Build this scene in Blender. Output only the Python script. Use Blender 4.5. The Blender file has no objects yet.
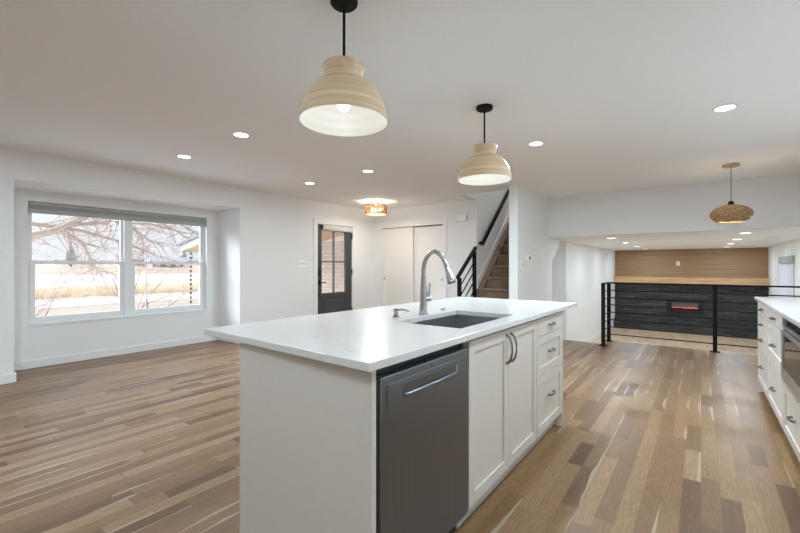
import bpy, bmesh, math, random
from mathutils import Vector, Matrix

S = bpy.context.scene
C = S.collection
random.seed(7)
PI = math.pi

# ------------------------------------------------------------------ camera, sky, added sky glow, exposure
cam = bpy.data.cameras.new('camera')
cam.sensor_width = 36.0
cam.lens = 396.0 / 800.0 * 36.0
cam.clip_end = 1000
co = bpy.data.objects.new('camera', cam)
C.objects.link(co)
co.location = (0, 0, 1.21)
co.rotation_euler = (PI / 2, 0, math.atan2(301, 396))
S.camera = co

S.view_settings.view_transform = 'Standard'
S.view_settings.look = 'None'
S.view_settings.exposure = 0.17
S.view_settings.gamma = 1.0
S.view_settings.use_curve_mapping = False
try:
    S.cycles.use_denoising = True
    S.cycles.max_bounces = 12
    S.cycles.diffuse_bounces = 8
    S.cycles.sample_clamp_indirect = 4.0
except Exception:
    pass

W = bpy.data.worlds.new('sky')
S.world = W
W.use_nodes = True
wn = W.node_tree
wn.nodes.clear()
_o = wn.nodes.new('ShaderNodeOutputWorld')
_b = wn.nodes.new('ShaderNodeBackground')
_r = wn.nodes.new('ShaderNodeValToRGB')
_s = wn.nodes.new('ShaderNodeSeparateXYZ')
_t = wn.nodes.new('ShaderNodeTexCoord')
wn.links.new(_t.outputs['Generated'], _s.inputs[0])
wn.links.new(_s.outputs['Z'], _r.inputs[0])
wn.links.new(_r.outputs[0], _b.inputs[0])
wn.links.new(_b.outputs[0], _o.inputs[0])
_r.color_ramp.elements[0].color = (0.80, 0.84, 0.89, 1)
_r.color_ramp.elements[0].position = 0.0
_r.color_ramp.elements[1].color = (0.70, 0.80, 0.95, 1)
_r.color_ramp.elements[1].position = 0.45
_b.inputs[1].default_value = 1.0
# added bright sky lobe, aimed out of view, to light the bay and floor
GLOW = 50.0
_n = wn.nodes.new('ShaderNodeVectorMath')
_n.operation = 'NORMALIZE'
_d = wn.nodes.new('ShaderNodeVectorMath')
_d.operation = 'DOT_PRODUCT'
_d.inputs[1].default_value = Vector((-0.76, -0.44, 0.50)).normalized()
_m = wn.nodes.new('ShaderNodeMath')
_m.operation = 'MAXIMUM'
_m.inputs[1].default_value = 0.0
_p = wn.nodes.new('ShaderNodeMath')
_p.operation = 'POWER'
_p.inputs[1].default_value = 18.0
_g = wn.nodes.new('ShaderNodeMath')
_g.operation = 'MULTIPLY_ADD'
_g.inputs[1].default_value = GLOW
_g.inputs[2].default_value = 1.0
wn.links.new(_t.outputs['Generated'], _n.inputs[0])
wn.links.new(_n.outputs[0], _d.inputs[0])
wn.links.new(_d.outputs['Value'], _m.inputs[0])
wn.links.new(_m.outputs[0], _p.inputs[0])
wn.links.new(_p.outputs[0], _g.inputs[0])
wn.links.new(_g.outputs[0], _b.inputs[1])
W.cycles.sampling_method = 'MANUAL'
W.cycles.sample_map_resolution = 512

LAMP_COL = (0.74, 0.89, 1.0)
DOWNLIGHT_W = {'left': 2.0, 'centre': 20.0, 'aisle': 27.0, 'partition': 50.0, 'near aisle': 22.0, 'rear': 14.0}
LOWER_W = 10.5
BULB_W = 0.42



# ------------------------------------------------------------------ materials
def new_mat(name):
    m = bpy.data.materials.new(name)
    m.use_nodes = True
    nt = m.node_tree
    return m, nt, nt.nodes['Principled BSDF']


def N(nt, t, **kw):
    n = nt.nodes.new(t)
    for k, v in kw.items():
        setattr(n, k, v)
    return n


def plain(name, col, rough=0.5, metal=0.0, var=0.04, scale=20.0, bump=0.0, spec=0.5, coat=0.0, aniso=0.0, stretch=None):
    """one colour with a little procedural mottling"""
    m, nt, b = new_mat(name)
    b.inputs['Roughness'].default_value = rough
    b.inputs['Metallic'].default_value = metal
    b.inputs['Specular IOR Level'].default_value = spec
    b.inputs['Coat Weight'].default_value = coat
    if aniso:
        b.inputs['Anisotropic'].default_value = aniso
    tc = N(nt, 'ShaderNodeTexCoord')
    mp = N(nt, 'ShaderNodeMapping')
    nz = N(nt, 'ShaderNodeTexNoise')
    nz.inputs['Scale'].default_value = scale
    nz.inputs['Detail'].default_value = 4
    if stretch:
        mp.inputs['Scale'].default_value = stretch
    nt.links.new(tc.outputs['Object'], mp.inputs[0])
    nt.links.new(mp.outputs[0], nz.inputs['Vector'])
    rp = N(nt, 'ShaderNodeValToRGB')
    rp.color_ramp.elements[0].position = 0.3
    rp.color_ramp.elements[1].position = 0.7
    rp.color_ramp.elements[0].color = tuple(max(0, c * (1 - var)) for c in col) + (1,)
    rp.color_ramp.elements[1].color = tuple(min(1, c * (1 + var)) for c in col) + (1,)
    nt.links.new(nz.outputs['Fac'], rp.inputs[0])
    nt.links.new(rp.outputs[0], b.inputs['Base Color'])
    if bump:
        bp = N(nt, 'ShaderNodeBump')
        bp.inputs['Strength'].default_value = bump
        bp.inputs['Distance'].default_value = 0.01
        nt.links.new(nz.outputs['Fac'], bp.inputs['Height'])
        nt.links.new(bp.outputs[0], b.inputs['Normal'])
    return m


def emit(name, col, strength):
    m, nt, b = new_mat(name)
    b.inputs['Base Color'].default_value = (*col, 1)
    b.inputs['Emission Color'].default_value = (*col, 1)
    b.inputs['Emission Strength'].default_value = strength
    return m


def math_n(nt, op, a, bb=None):
    n = N(nt, 'ShaderNodeMath', operation=op)
    for i, v in enumerate((a, bb)):
        if v is None:
            continue
        if isinstance(v, (int, float)):
            n.inputs[i].default_value = v
        else:
            nt.links.new(v, n.inputs[i])
    return n.outputs[0]


def ramp(nt, fac, stops):
    r = N(nt, 'ShaderNodeValToRGB')
    e = r.color_ramp.elements
    while len(e) < len(stops):
        e.new(0.5)
    for el, (p, c) in zip(e, stops):
        el.position = p
        el.color = (*c, 1)
    nt.links.new(fac, r.inputs[0])
    return r.outputs[0]


def mix(nt, fac, a, b, blend='MIX'):
    n = N(nt, 'ShaderNodeMix', data_type='RGBA', blend_type=blend)
    if isinstance(fac, (int, float)):
        n.inputs[0].default_value = fac
    else:
        nt.links.new(fac, n.inputs[0])
    for i, v in ((6, a), (7, b)):
        if isinstance(v, tuple):
            n.inputs[i].default_value = (*v, 1)
        else:
            nt.links.new(v, n.inputs[i])
    return n.outputs[2]


def floor_mat(name, tone=1.0, rough=0.38, pale=0.0):
    """oak strip floor: strips of 82 mm running along Y, random lengths, grain and pale sapwood edges"""
    m, nt, b = new_mat(name)
    g = N(nt, 'ShaderNodeNewGeometry')
    sp = N(nt, 'ShaderNodeSeparateXYZ')
    nt.links.new(g.outputs['Position'], sp.inputs[0])
    X, Y = sp.outputs['X'], sp.outputs['Y']
    xr = math_n(nt, 'DIVIDE', X, 0.082)
    row = math_n(nt, 'FLOOR', xr)
    fx = math_n(nt, 'FRACT', xr)
    w1 = N(nt, 'ShaderNodeTexWhiteNoise', noise_dimensions='1D')
    nt.links.new(row, w1.inputs['W'])
    w1b = N(nt, 'ShaderNodeTexWhiteNoise', noise_dimensions='1D')
    nt.links.new(math_n(nt, 'ADD', row, 91.7), w1b.inputs['W'])
    ln = math_n(nt, 'ADD', math_n(nt, 'MULTIPLY', w1b.outputs['Value'], 0.5), 0.50)
    yr = math_n(nt, 'ADD', math_n(nt, 'DIVIDE', Y, ln), math_n(nt, 'MULTIPLY', w1.outputs['Value'], 37.0))
    # wobble the cell length so that neighbouring boards of one row differ
    wob = math_n(nt, 'MULTIPLY', math_n(nt, 'SINE', math_n(nt, 'MULTIPLY', yr, 2.3)), 0.28)
    yr = math_n(nt, 'ADD', yr, wob)
    colm = math_n(nt, 'FLOOR', yr)
    fy = math_n(nt, 'FRACT', yr)
    cb = N(nt, 'ShaderNodeCombineXYZ')
    nt.links.new(row, cb.inputs[0])
    nt.links.new(colm, cb.inputs[1])
    w2 = N(nt, 'ShaderNodeTexWhiteNoise', noise_dimensions='2D')
    nt.links.new(cb.outputs[0], w2.inputs['Vector'])
    rnd = w2.outputs['Value']
    sc = N(nt, 'ShaderNodeSeparateColor')
    nt.links.new(w2.outputs['Color'], sc.inputs[0])
    r2, r3 = sc.outputs[1], sc.outputs[2]
    t = tone
    base = ramp(nt, rnd, [(0.0, (0.150 * t, 0.074 * t, 0.033 * t)), (0.06, (0.225 * t, 0.118 * t, 0.052 * t)), (0.25, (0.310 * t, 0.169 * t, 0.076 * t)),
                          (0.6, (0.385 * t, 0.220 * t, 0.102 * t)), (0.9, (0.450 * t, 0.271 * t, 0.131 * t)), (1.0, (0.510 * t, 0.328 * t, 0.196 * t))])
    # grain
    gv = N(nt, 'ShaderNodeCombineXYZ')
    nt.links.new(math_n(nt, 'ADD', math_n(nt, 'MULTIPLY', X, 34.0), math_n(nt, 'MULTIPLY', r2, 50.0)), gv.inputs[0])
    nt.links.new(math_n(nt, 'MULTIPLY', Y, 2.6), gv.inputs[1])
    nt.links.new(math_n(nt, 'MULTIPLY', rnd, 30.0), gv.inputs[2])
    n1 = N(nt, 'ShaderNodeTexNoise')
    n1.inputs['Scale'].default_value = 1.0
    n1.inputs['Detail'].default_value = 5
    n1.inputs['Distortion'].default_value = 1.3
    nt.links.new(gv.outputs[0], n1.inputs['Vector'])
    wv = math_n(nt, 'FRACT', math_n(nt, 'MULTIPLY', n1.outputs['Fac'], 9.0))
    grain = ramp(nt, wv, [(0.0, (0.66, 0.63, 0.60)), (0.5, (1.08, 1.07, 1.05)), (1.0, (0.88, 0.86, 0.84))])
    c1 = mix(nt, 0.65, base, grain, 'MULTIPLY')
    fine = N(nt, 'ShaderNodeTexNoise')
    fine.inputs['Scale'].default_value = 4.0
    fine.inputs['Detail'].default_value = 6
    nt.links.new(gv.outputs[0], fine.inputs['Vector'])
    c1 = mix(nt, 0.6, c1, ramp(nt, fine.outputs['Fac'], [(0.3, (0.70, 0.68, 0.66)), (0.7, (1.22, 1.21, 1.20))]), 'MULTIPLY')
    # sapwood: a pale ragged edge on some boards
    nz = N(nt, 'ShaderNodeTexNoise')
    nz.inputs['Scale'].default_value = 2.2
    nt.links.new(g.outputs['Position'], nz.inputs['Vector'])
    edge = math_n(nt, 'ADD', fx, math_n(nt, 'MULTIPLY', math_n(nt, 'SUBTRACT', nz.outputs['Fac'], 0.5), 1.0))
    sap = math_n(nt, 'MULTIPLY', math_n(nt, 'GREATER_THAN', edge, 0.88), math_n(nt, 'GREATER_THAN', r3, 0.74))
    c2 = mix(nt, math_n(nt, 'MULTIPLY', sap, 0.65), c1, (0.66 * t, 0.54 * t, 0.40 * t))
    # seams
    sx = math_n(nt, 'LESS_THAN', math_n(nt, 'MINIMUM', fx, math_n(nt, 'SUBTRACT', 1.0, fx)), 0.012)
    sy = math_n(nt, 'LESS_THAN', fy, 0.005)
    seam = math_n(nt, 'MAXIMUM', sx, sy)
    c3 = mix(nt, math_n(nt, 'MULTIPLY', seam, 0.45), c2, (0.10, 0.065, 0.04))
    if pale:
        c3 = mix(nt, pale, c3, (0.66, 0.54, 0.41))
    nt.links.new(c3, b.inputs['Base Color'])
    b.inputs['Roughness'].default_value = rough
    b.inputs['Specular IOR Level'].default_value = 0.5
    return m


def planks_mat(name):
    """horizontal grained tan cladding (runs along X, courses in Z)"""
    m, nt, b = new_mat(name)
    g = N(nt, 'ShaderNodeNewGeometry')
    sp = N(nt, 'ShaderNodeSeparateXYZ')
    nt.links.new(g.outputs['Position'], sp.inputs[0])
    zr = math_n(nt, 'DIVIDE', sp.outputs['Z'], 0.14)
    row = math_n(nt, 'FLOOR', zr)
    fz = math_n(nt, 'FRACT', zr)
    w = N(nt, 'ShaderNodeTexWhiteNoise', noise_dimensions='1D')
    nt.links.new(row, w.inputs['W'])
    cv = N(nt, 'ShaderNodeCombineXYZ')
    nt.links.new(math_n(nt, 'ADD', math_n(nt, 'MULTIPLY', sp.outputs['X'], 1.1), math_n(nt, 'MULTIPLY', w.outputs['Value'], 20.0)), cv.inputs[0])
    nt.links.new(math_n(nt, 'MULTIPLY', sp.outputs['Z'], 40.0), cv.inputs[2])
    nz = N(nt, 'ShaderNodeTexNoise')
    nz.inputs['Scale'].default_value = 1.0
    nz.inputs['Detail'].default_value = 5
    nt.links.new(cv.outputs[0], nz.inputs['Vector'])
    c = ramp(nt, nz.outputs['Fac'], [(0.25, (0.25, 0.150, 0.075)), (0.5, (0.36, 0.225, 0.118)), (0.75, (0.45, 0.295, 0.165))])
    c = mix(nt, 0.35, c, ramp(nt, w.outputs['Value'], [(0, (0.75, 0.74, 0.72)), (1, (1.1, 1.1, 1.1))]), 'MULTIPLY')
    c = mix(nt, math_n(nt, 'MULTIPLY', math_n(nt, 'LESS_THAN', fz, 0.05), 0.5), c, (0.07, 0.045, 0.025))
    nt.links.new(c, b.inputs['Base Color'])
    b.inputs['Roughness'].default_value = 0.55
    return m


def brick_mat(name, c1, c2, mortar, w, h, msize, axis='Y', rough=0.75, bump=0.6):
    m, nt, b = new_mat(name)
    g = N(nt, 'ShaderNodeNewGeometry')
    sp = N(nt, 'ShaderNodeSeparateXYZ')
    nt.links.new(g.outputs['Position'], sp.inputs[0])
    cv = N(nt, 'ShaderNodeCombineXYZ')
    nt.links.new(sp.outputs['X' if axis == 'Y' else 'Y'], cv.inputs[0])
    nt.links.new(sp.outputs['Z'], cv.inputs[1])
    br = N(nt, 'ShaderNodeTexBrick')
    br.inputs['Color1'].default_value = (*c1, 1)
    br.inputs['Color2'].default_value = (*c2, 1)
    br.inputs['Mortar'].default_value = (*mortar, 1)
    br.inputs['Scale'].default_value = 1.0
    br.inputs['Mortar Size'].default_value = msize
    br.inputs['Brick Width'].default_value = w
    br.inputs['Row Height'].default_value = h
    nt.links.new(cv.outputs[0], br.inputs['Vector'])
    nz = N(nt, 'ShaderNodeTexNoise')
    nz.inputs['Scale'].default_value = 25
    nt.links.new(g.outputs['Position'], nz.inputs['Vector'])
    c = mix(nt, 0.5, br.outputs['Color'], ramp(nt, nz.outputs['Fac'], [(0.3, (0.7, 0.7, 0.7)), (0.7, (1.25, 1.25, 1.25))]), 'MULTIPLY')
    nt.links.new(c, b.inputs['Base Color'])
    bp = N(nt, 'ShaderNodeBump', invert=True)
    bp.inputs['Strength'].default_value = bump
    bp.inputs['Distance'].default_value = 0.01
    nt.links.new(br.outputs['Fac'], bp.inputs['Height'])
    nt.links.new(bp.outputs[0], b.inputs['Normal'])
    b.inputs['Roughness'].default_value = rough
    return m


def quartz_mat(name):
    m, nt, b = new_mat(name)
    g = N(nt, 'ShaderNodeNewGeometry')
    nz = N(nt, 'ShaderNodeTexNoise')
    nz.inputs['Scale'].default_value = 1.7
    nz.inputs['Detail'].default_value = 6
    nz.inputs['Distortion'].default_value = 1.6
    nt.links.new(g.outputs['Position'], nz.inputs['Vector'])
    v = math_n(nt, 'ABSOLUTE', math_n(nt, 'SUBTRACT', nz.outputs['Fac'], 0.5))
    n2 = N(nt, 'ShaderNodeTexNoise')
    n2.inputs['Scale'].default_value = 3.0
    nt.links.new(g.outputs['Position'], n2.inputs['Vector'])
    keep = ramp(nt, n2.outputs['Fac'], [(0.45, (0, 0, 0)), (0.62, (1, 1, 1))])
    vein = ramp(nt, v, [(0.0, (1, 1, 1)), (0.010, (0, 0, 0))])
    k = mix(nt, 1.0, keep, vein, 'MULTIPLY')
    bw = N(nt, 'ShaderNodeRGBToBW')
    nt.links.new(k, bw.inputs[0])
    c = mix(nt, math_n(nt, 'MULTIPLY', bw.outputs[0], 0.35), (0.69, 0.68, 0.66), (0.40, 0.38, 0.35))
    nt.links.new(c, b.inputs['Base Color'])
    b.inputs['Roughness'].default_value = 0.2
    b.inputs['Specular IOR Level'].default_value = 0.4
    return m


def bamboo_mat(name, stops, zs=55.0):
    """coiled bamboo: layered horizontal bands"""
    m, nt, b = new_mat(name)
    tc = N(nt, 'ShaderNodeTexCoord')
    mp = N(nt, 'ShaderNodeMapping')
    mp.inputs['Scale'].default_value = (2.5, 2.5, zs)
    mp.inputs['Rotation'].default_value = (0.04, 0.05, 0)
    nt.links.new(tc.outputs['Object'], mp.inputs[0])
    nz = N(nt, 'ShaderNodeTexNoise')
    nz.inputs['Scale'].default_value = 1.0
    nz.inputs['Detail'].default_value = 5
    nt.links.new(mp.outputs[0], nz.inputs['Vector'])
    nt.links.new(ramp(nt, nz.outputs['Fac'], stops), b.inputs['Base Color'])
    b.inputs['Roughness'].default_value = 0.35
    return m


def glass_mat(name, tint=(1, 1, 1), refl=1.0):
    m = bpy.data.materials.new(name)
    m.use_nodes = True
    nt = m.node_tree
    nt.nodes.clear()
    o = N(nt, 'ShaderNodeOutputMaterial')
    tr = N(nt, 'ShaderNodeBsdfTransparent')
    tr.inputs[0].default_value = (*tint, 1)
    gl = N(nt, 'ShaderNodeBsdfGlossy')
    gl.inputs['Roughness'].default_value = 0.02
    fr = N(nt, 'ShaderNodeFresnel')
    fr.inputs[0].default_value = 1.3
    mx = N(nt, 'ShaderNodeMixShader')
    nt.links.new(math_n(nt, 'MULTIPLY', fr.outputs[0], refl), mx.inputs[0])
    nt.links.new(tr.outputs[0], mx.inputs[1])
    nt.links.new(gl.outputs[0], mx.inputs[2])
    nt.links.new(mx.outputs[0], o.inputs[0])
    return m


def ground_mat(name, stops, scale, stretch=(1, 1, 1), rough=0.95):
    m, nt, b = new_mat(name)
    g = N(nt, 'ShaderNodeNewGeometry')
    mp = N(nt, 'ShaderNodeMapping')
    mp.inputs['Scale'].default_value = stretch
    nt.links.new(g.outputs['Position'], mp.inputs[0])
    nz = N(nt, 'ShaderNodeTexNoise')
    nz.inputs['Scale'].default_value = scale
    nz.inputs['Detail'].default_value = 6
    nt.links.new(mp.outputs[0], nz.inputs['Vector'])
    nt.links.new(ramp(nt, nz.outputs['Fac'], stops), b.inputs['Base Color'])
    b.inputs['Roughness'].default_value = rough
    return m


WALL = plain('wall_paint', (0.845, 0.845, 0.838), 0.85, var=0.012, scale=60, bump=0.05, spec=0.2)
CEIL = plain('ceiling_paint', (0.92, 0.92, 0.915), 0.9, var=0.015, scale=90, bump=0.12, spec=0.15)
TRIM = plain('trim_paint', (0.84, 0.838, 0.83), 0.45, var=0.01)
VINYL = plain('white_vinyl', (0.84, 0.845, 0.845), 0.4, var=0.01)
FLOOR = floor_mat('oak_floor', 0.64)
FLOOR2 = floor_mat('oak_floor_lower', 1.4, 0.38, 0.6)
QUARTZ = quartz_mat('white_quartz')
CAB = plain('cabinet_paint', (0.66, 0.615, 0.555), 0.42, var=0.012, scale=30)
TOE = plain('toe_kick_paint', (0.66, 0.655, 0.625), 0.5, var=0.01)
STEEL = plain('brushed_stainless', (0.225, 0.25, 0.28), 0.32, 0.95, var=0.06, scale=3, stretch=(60, 60, 1.0), aniso=0.6)
STEEL_L = plain('light_stainless', (0.55, 0.55, 0.54), 0.28, 0.95, var=0.06, scale=6)
SINKM = plain('sink_steel', (0.42, 0.42, 0.415), 0.32, 0.9, var=0.06, scale=8)
NICKEL = plain('brushed_nickel', (0.42, 0.41, 0.395), 0.22, 1.0, var=0.03)
PULL = plain('polished_pewter', (0.30, 0.29, 0.28), 0.22, 1.0, var=0.05)
BLACK = plain('black_metal', (0.010, 0.010, 0.011), 0.6, 0.0, var=0.1, spec=0.15)
BLACKP = plain('black_plastic', (0.008, 0.008, 0.009), 0.35, var=0.1)
CHAR = plain('charcoal_paint', (0.050, 0.052, 0.052), 0.45, var=0.05)
BGLASS = plain('black_glass', (0.012, 0.012, 0.013), 0.06, var=0.02)
GLASS = glass_mat('window_glass')
CARPET = plain('brown_carpet', (0.235, 0.165, 0.115), 1.0, var=0.28, scale=70, bump=0.5, spec=0.05)
CREAM = plain('cream_door_paint', (0.86, 0.83, 0.785), 0.45, var=0.012)
BLIND = plain('grey_blind_fabric', (0.42, 0.42, 0.40), 0.9, var=0.05, scale=40)
VALANCE = plain('pale_shade_fabric', (0.62, 0.615, 0.59), 0.9, var=0.04)
PLANKS = planks_mat('tan_wood_cladding')
MANTEL = plain('mantel_wood', (0.60, 0.36, 0.19), 0.5, var=0.22, scale=3, stretch=(0.6, 8, 8))
TILE = brick_mat('dark_ledger_tile', (0.032, 0.035, 0.032), (0.078, 0.082, 0.075), (0.008, 0.008, 0.008), 0.34, 0.068, 0.006)
WBRICK = brick_mat('cream_brick', (0.66, 0.56, 0.45), (0.60, 0.50, 0.40), (0.40, 0.32, 0.25), 0.30, 0.105, 0.007, rough=0.85)
SOFFIT = plain('soffit_wood', (0.60, 0.40, 0.23), 0.6, var=0.15, scale=3, stretch=(1, 14, 1))
BAMBOO = bamboo_mat('bamboo_coil', [(0.25, (0.50, 0.35, 0.20)), (0.5, (0.66, 0.485, 0.31)), (0.75, (0.78, 0.62, 0.44))], 85.0)
LINING = bamboo_mat('white_lining', [(0.3, (0.80, 0.77, 0.71)), (0.7, (0.88, 0.86, 0.81))])
STRAW = plain('woven_straw', (0.40, 0.26, 0.125), 0.7, var=0.45, scale=35)
RATTAN = plain('rattan', (0.38, 0.19, 0.07), 0.6, var=0.3, scale=40)
PALEWOOD = plain('pale_wood', (0.48, 0.37, 0.22), 0.5, var=0.15, scale=20)
BULB = emit('lit_bulb', (1.0, 0.96, 0.90), 4.0)
WBULB = emit('warm_bulb', (1.0, 0.80, 0.50), 14.0)
DIFFUSER = emit('lit_diffuser', (1.0, 0.86, 0.62), 1.1)
LENS = emit('lit_lens', (0.98, 0.99, 1.0), 6.0)
FLAME = emit('red_flame', (1.0, 0.09, 0.05), 3.0)
CORDM = plain('grey_cord', (0.20, 0.19, 0.18), 0.7)
PLATE = plain('white_plate', (0.94, 0.94, 0.93), 0.35, var=0.01)
PLATEG = plain('shadow_grey_plastic', (0.62, 0.62, 0.61), 0.4, var=0.01)
SHEER = plain('white_sheer', (0.92, 0.93, 0.95), 0.9, var=0.01)
_nt = SHEER.node_tree
_tl = N(_nt, 'ShaderNodeBsdfTranslucent')
_tl.inputs[0].default_value = (0.95, 0.96, 0.98, 1)
_mx = N(_nt, 'ShaderNodeMixShader')
_mx.inputs[0].default_value = 0.85
_nt.links.new(_nt.nodes['Principled BSDF'].outputs[0], _mx.inputs[1])
_nt.links.new(_tl.outputs[0], _mx.inputs[2])
_nt.links.new(_mx.outputs[0], _nt.nodes['Material Output'].inputs[0])
YARD = ground_mat('dry_yard', [(0.25, (0.190, 0.137, 0.091)), (0.5, (0.273, 0.202, 0.138)), (0.7, (0.335, 0.266, 0.195))], 1.4, (1, 0.25, 1))
BOUNCE = ground_mat('white_reflector', [(0.25, (0.86, 0.88, 0.91)), (0.7, (0.94, 0.95, 0.96))], 1.2)
ROAD = ground_mat('pale_road', [(0.3, (0.375, 0.345, 0.304)), (0.7, (0.432, 0.404, 0.366))], 0.8, (1, 0.3, 1))
VERGE = ground_mat('tan_verge', [(0.3, (0.296, 0.216, 0.138)), (0.7, (0.368, 0.290, 0.204))], 1.0)
ICE = ground_mat('frozen_lake', [(0.2, (0.391, 0.395, 0.399)), (0.8, (0.416, 0.416, 0.416))], 0.15, rough=0.6)
BANKM = ground_mat('brown_bank', [(0.3, (0.245, 0.164, 0.104)), (0.6, (0.367, 0.269, 0.180))], 0.25, (1, 0.2, 3))
REED = plain('dry_reeds', (0.86, 0.72, 0.55), 0.95, var=0.2, scale=2)
BARK = plain('pale_bark', (0.413, 0.323, 0.247), 0.95, var=0.15, scale=12)
TWIG = plain('twig_bark', (0.434, 0.315, 0.254), 0.95, var=0.1)
RTWIG = plain('reddish_twigs', (0.528, 0.371, 0.305), 0.95, var=0.1)
CONIF = plain('grey_green_needles', (0.391, 0.416, 0.399), 0.95, var=0.2, scale=3)  # needles paled, distance haze is in the colour
FARWALL = plain('far_cream_siding', (0.546, 0.499, 0.437), 0.9)  # far house colours paled to carry the distance haze
FARBRICK = plain('far_brick', (0.406, 0.296, 0.257), 0.9)
FARROOF = plain('far_roof', (0.386, 0.370, 0.361), 0.9)
FASCIA = plain('grey_fascia', (0.40, 0.38, 0.36), 0.7)
SHINGLE = plain('grey_shingle', (0.22, 0.20, 0.19), 0.9)
POLEM = plain('pale_pole', (0.521, 0.504, 0.479), 0.6)
CHAINM = plain('dark_copper', (0.10, 0.085, 0.08), 0.5, 0.5)


# ------------------------------------------------------------------ mesh builder
class MB:
    def __init__(self):
        self.bm = bmesh.new()

    def box(self, x0, x1, y0, y1, z0, z1, bev=0.0, seg=2):
        x0, x1 = min(x0, x1), max(x0, x1)
        y0, y1 = min(y0, y1), max(y0, y1)
        z0, z1 = min(z0, z1), max(z0, z1)
        t = bmesh.new()
        bmesh.ops.create_cube(t, size=1.0, matrix=Matrix.Translation(((x0 + x1) / 2, (y0 + y1) / 2, (z0 + z1) / 2)) @ Matrix.Diagonal((x1 - x0, y1 - y0, z1 - z0, 1)))
        if bev:
            bmesh.ops.bevel(t, geom=t.edges[:], offset=bev, segments=seg, affect='EDGES', profile=0.5)
        self._take(t)
        return self

    def _take(self, t):
        me = bpy.data.meshes.new('tmp')
        t.to_mesh(me)
        t.free()
        self.bm.from_mesh(me)
        bpy.data.meshes.remove(me)

    def prism(self, poly, axis, a, b):
        """poly: 2D points; axis X: (y,z), Y: (x,z), Z: (x,y)"""
        def P(p, t):
            return {'X': (t, p[0], p[1]), 'Y': (p[0], t, p[1]), 'Z': (p[0], p[1], t)}[axis]
        t = bmesh.new()
        va = [t.verts.new(P(p, a)) for p in poly]
        vb = [t.verts.new(P(p, b)) for p in poly]
        t.faces.new(va)
        t.faces.new(vb[::-1])
        n = len(poly)
        for i in range(n):
            t.faces.new((va[i], vb[i], vb[(i + 1) % n], va[(i + 1) % n]))
        bmesh.ops.recalc_face_normals(t, faces=t.faces[:])
        self._take(t)
        return self

    def tube(self, pts, rad, n=8, caps=True):
        pts = [Vector(p) for p in pts]
        if isinstance(rad, (int, float)):
            rad = [rad] * len(pts)
        rings = []
        up = None
        for i, p in enumerate(pts):
            d = (pts[min(i + 1, len(pts) - 1)] - pts[max(i - 1, 0)]).normalized()
            if up is None:
                up = Vector((0, 0, 1)) if abs(d.z) < 0.9 else Vector((1, 0, 0))
            u = (up - d * up.dot(d))
            if u.length < 1e-5:
                u = d.orthogonal()
            u.normalize()
            up = u
            v = d.cross(u)
            rings.append([self.bm.verts.new(p + (u * math.cos(2 * PI * k / n) + v * math.sin(2 * PI * k / n)) * rad[i]) for k in range(n)])
        for a, b in zip(rings, rings[1:]):
            for k in range(n):
                self.bm.faces.new((a[k], a[(k + 1) % n], b[(k + 1) % n], b[k]))
        if caps:
            self.bm.faces.new(rings[0][::-1])
            self.bm.faces.new(rings[-1])
        return self

    def lathe(self, prof, c=(0, 0, 0), n=40, cap0=False, cap1=False):
        c = Vector(c)
        rings = []
        for r, z in prof:
            rings.append([self.bm.verts.new(c + Vector((r * math.cos(2 * PI * k / n), r * math.sin(2 * PI * k / n), z))) for k in range(n)])
        for a, b in zip(rings, rings[1:]):
            for k in range(n):
                self.bm.faces.new((a[k], a[(k + 1) % n], b[(k + 1) % n], b[k]))
        if cap0:
            self.bm.faces.new(rings[0][::-1])
        if cap1:
            self.bm.faces.new(rings[-1])
        return self

    def ball(self, c, r, n=16):
        t = bmesh.new()
        bmesh.ops.create_uvsphere(t, u_segments=n, v_segments=max(6, n // 2), radius=1.0)
        r = r if isinstance(r, tuple) else (r, r, r)
        bmesh.ops.transform(t, matrix=Matrix.Translation(c) @ Matrix.Diagonal((*r, 1)), verts=t.verts[:])
        self._take(t)
        return self

    def poly(self, pts):
        self.bm.faces.new([self.bm.verts.new(p) for p in pts])
        return self

    def build(self, name, mat, parent=None, smooth=False, angle=0.6, keep=False):
        me = bpy.data.meshes.new(name)
        bmesh.ops.recalc_face_normals(self.bm, faces=self.bm.faces[:])
        vs = [v.co for v in self.bm.verts]
        if parent is not None:
            org = world_loc(parent)
        elif keep or not vs:
            org = Vector((0, 0, 0))
        else:
            org = Vector(((min(v.x for v in vs) + max(v.x for v in vs)) / 2, (min(v.y for v in vs) + max(v.y for v in vs)) / 2, min(v.z for v in vs)))
        bmesh.ops.translate(self.bm, vec=-org, verts=self.bm.verts[:])
        self.bm.to_mesh(me)
        self.bm.free()
        if smooth:
            me.shade_smooth()
            me.set_sharp_from_angle(angle=angle)
        me.materials.append(mat)
        o = bpy.data.objects.new(name, me)
        C.objects.link(o)
        if parent is not None:
            o.parent = parent
        else:
            o.location = org
        return o


def world_loc(o):
    v = Vector(o.location)
    while o.parent:
        o = o.parent
        v += Vector(o.location)
    return v


def tag(o, label, cat, group=None, kind=None):
    o['label'] = label
    o['category'] = cat
    if group:
        o['group'] = group
    if kind:
        o['kind'] = kind
    return o


def thing(name, label, cat, loc, group=None):
    o = bpy.data.objects.new(name, None)
    o.empty_display_size = 0.05
    C.objects.link(o)
    o.location = loc
    return tag(o, label, cat, group)


def struct(name, mb, mat, smooth=False):
    o = mb.build(name, mat, None, smooth, keep=True)
    o['kind'] = 'structure'
    return o


def copy_tree(o, loc, label):
    def cp(src, par):
        c = src.copy()
        C.objects.link(c)
        if par:
            c.parent = par
        for ch in src.children:
            cp(ch, c)
        return c
    r = cp(o, None)
    r.location = loc
    r['label'] = label
    return r


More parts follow.
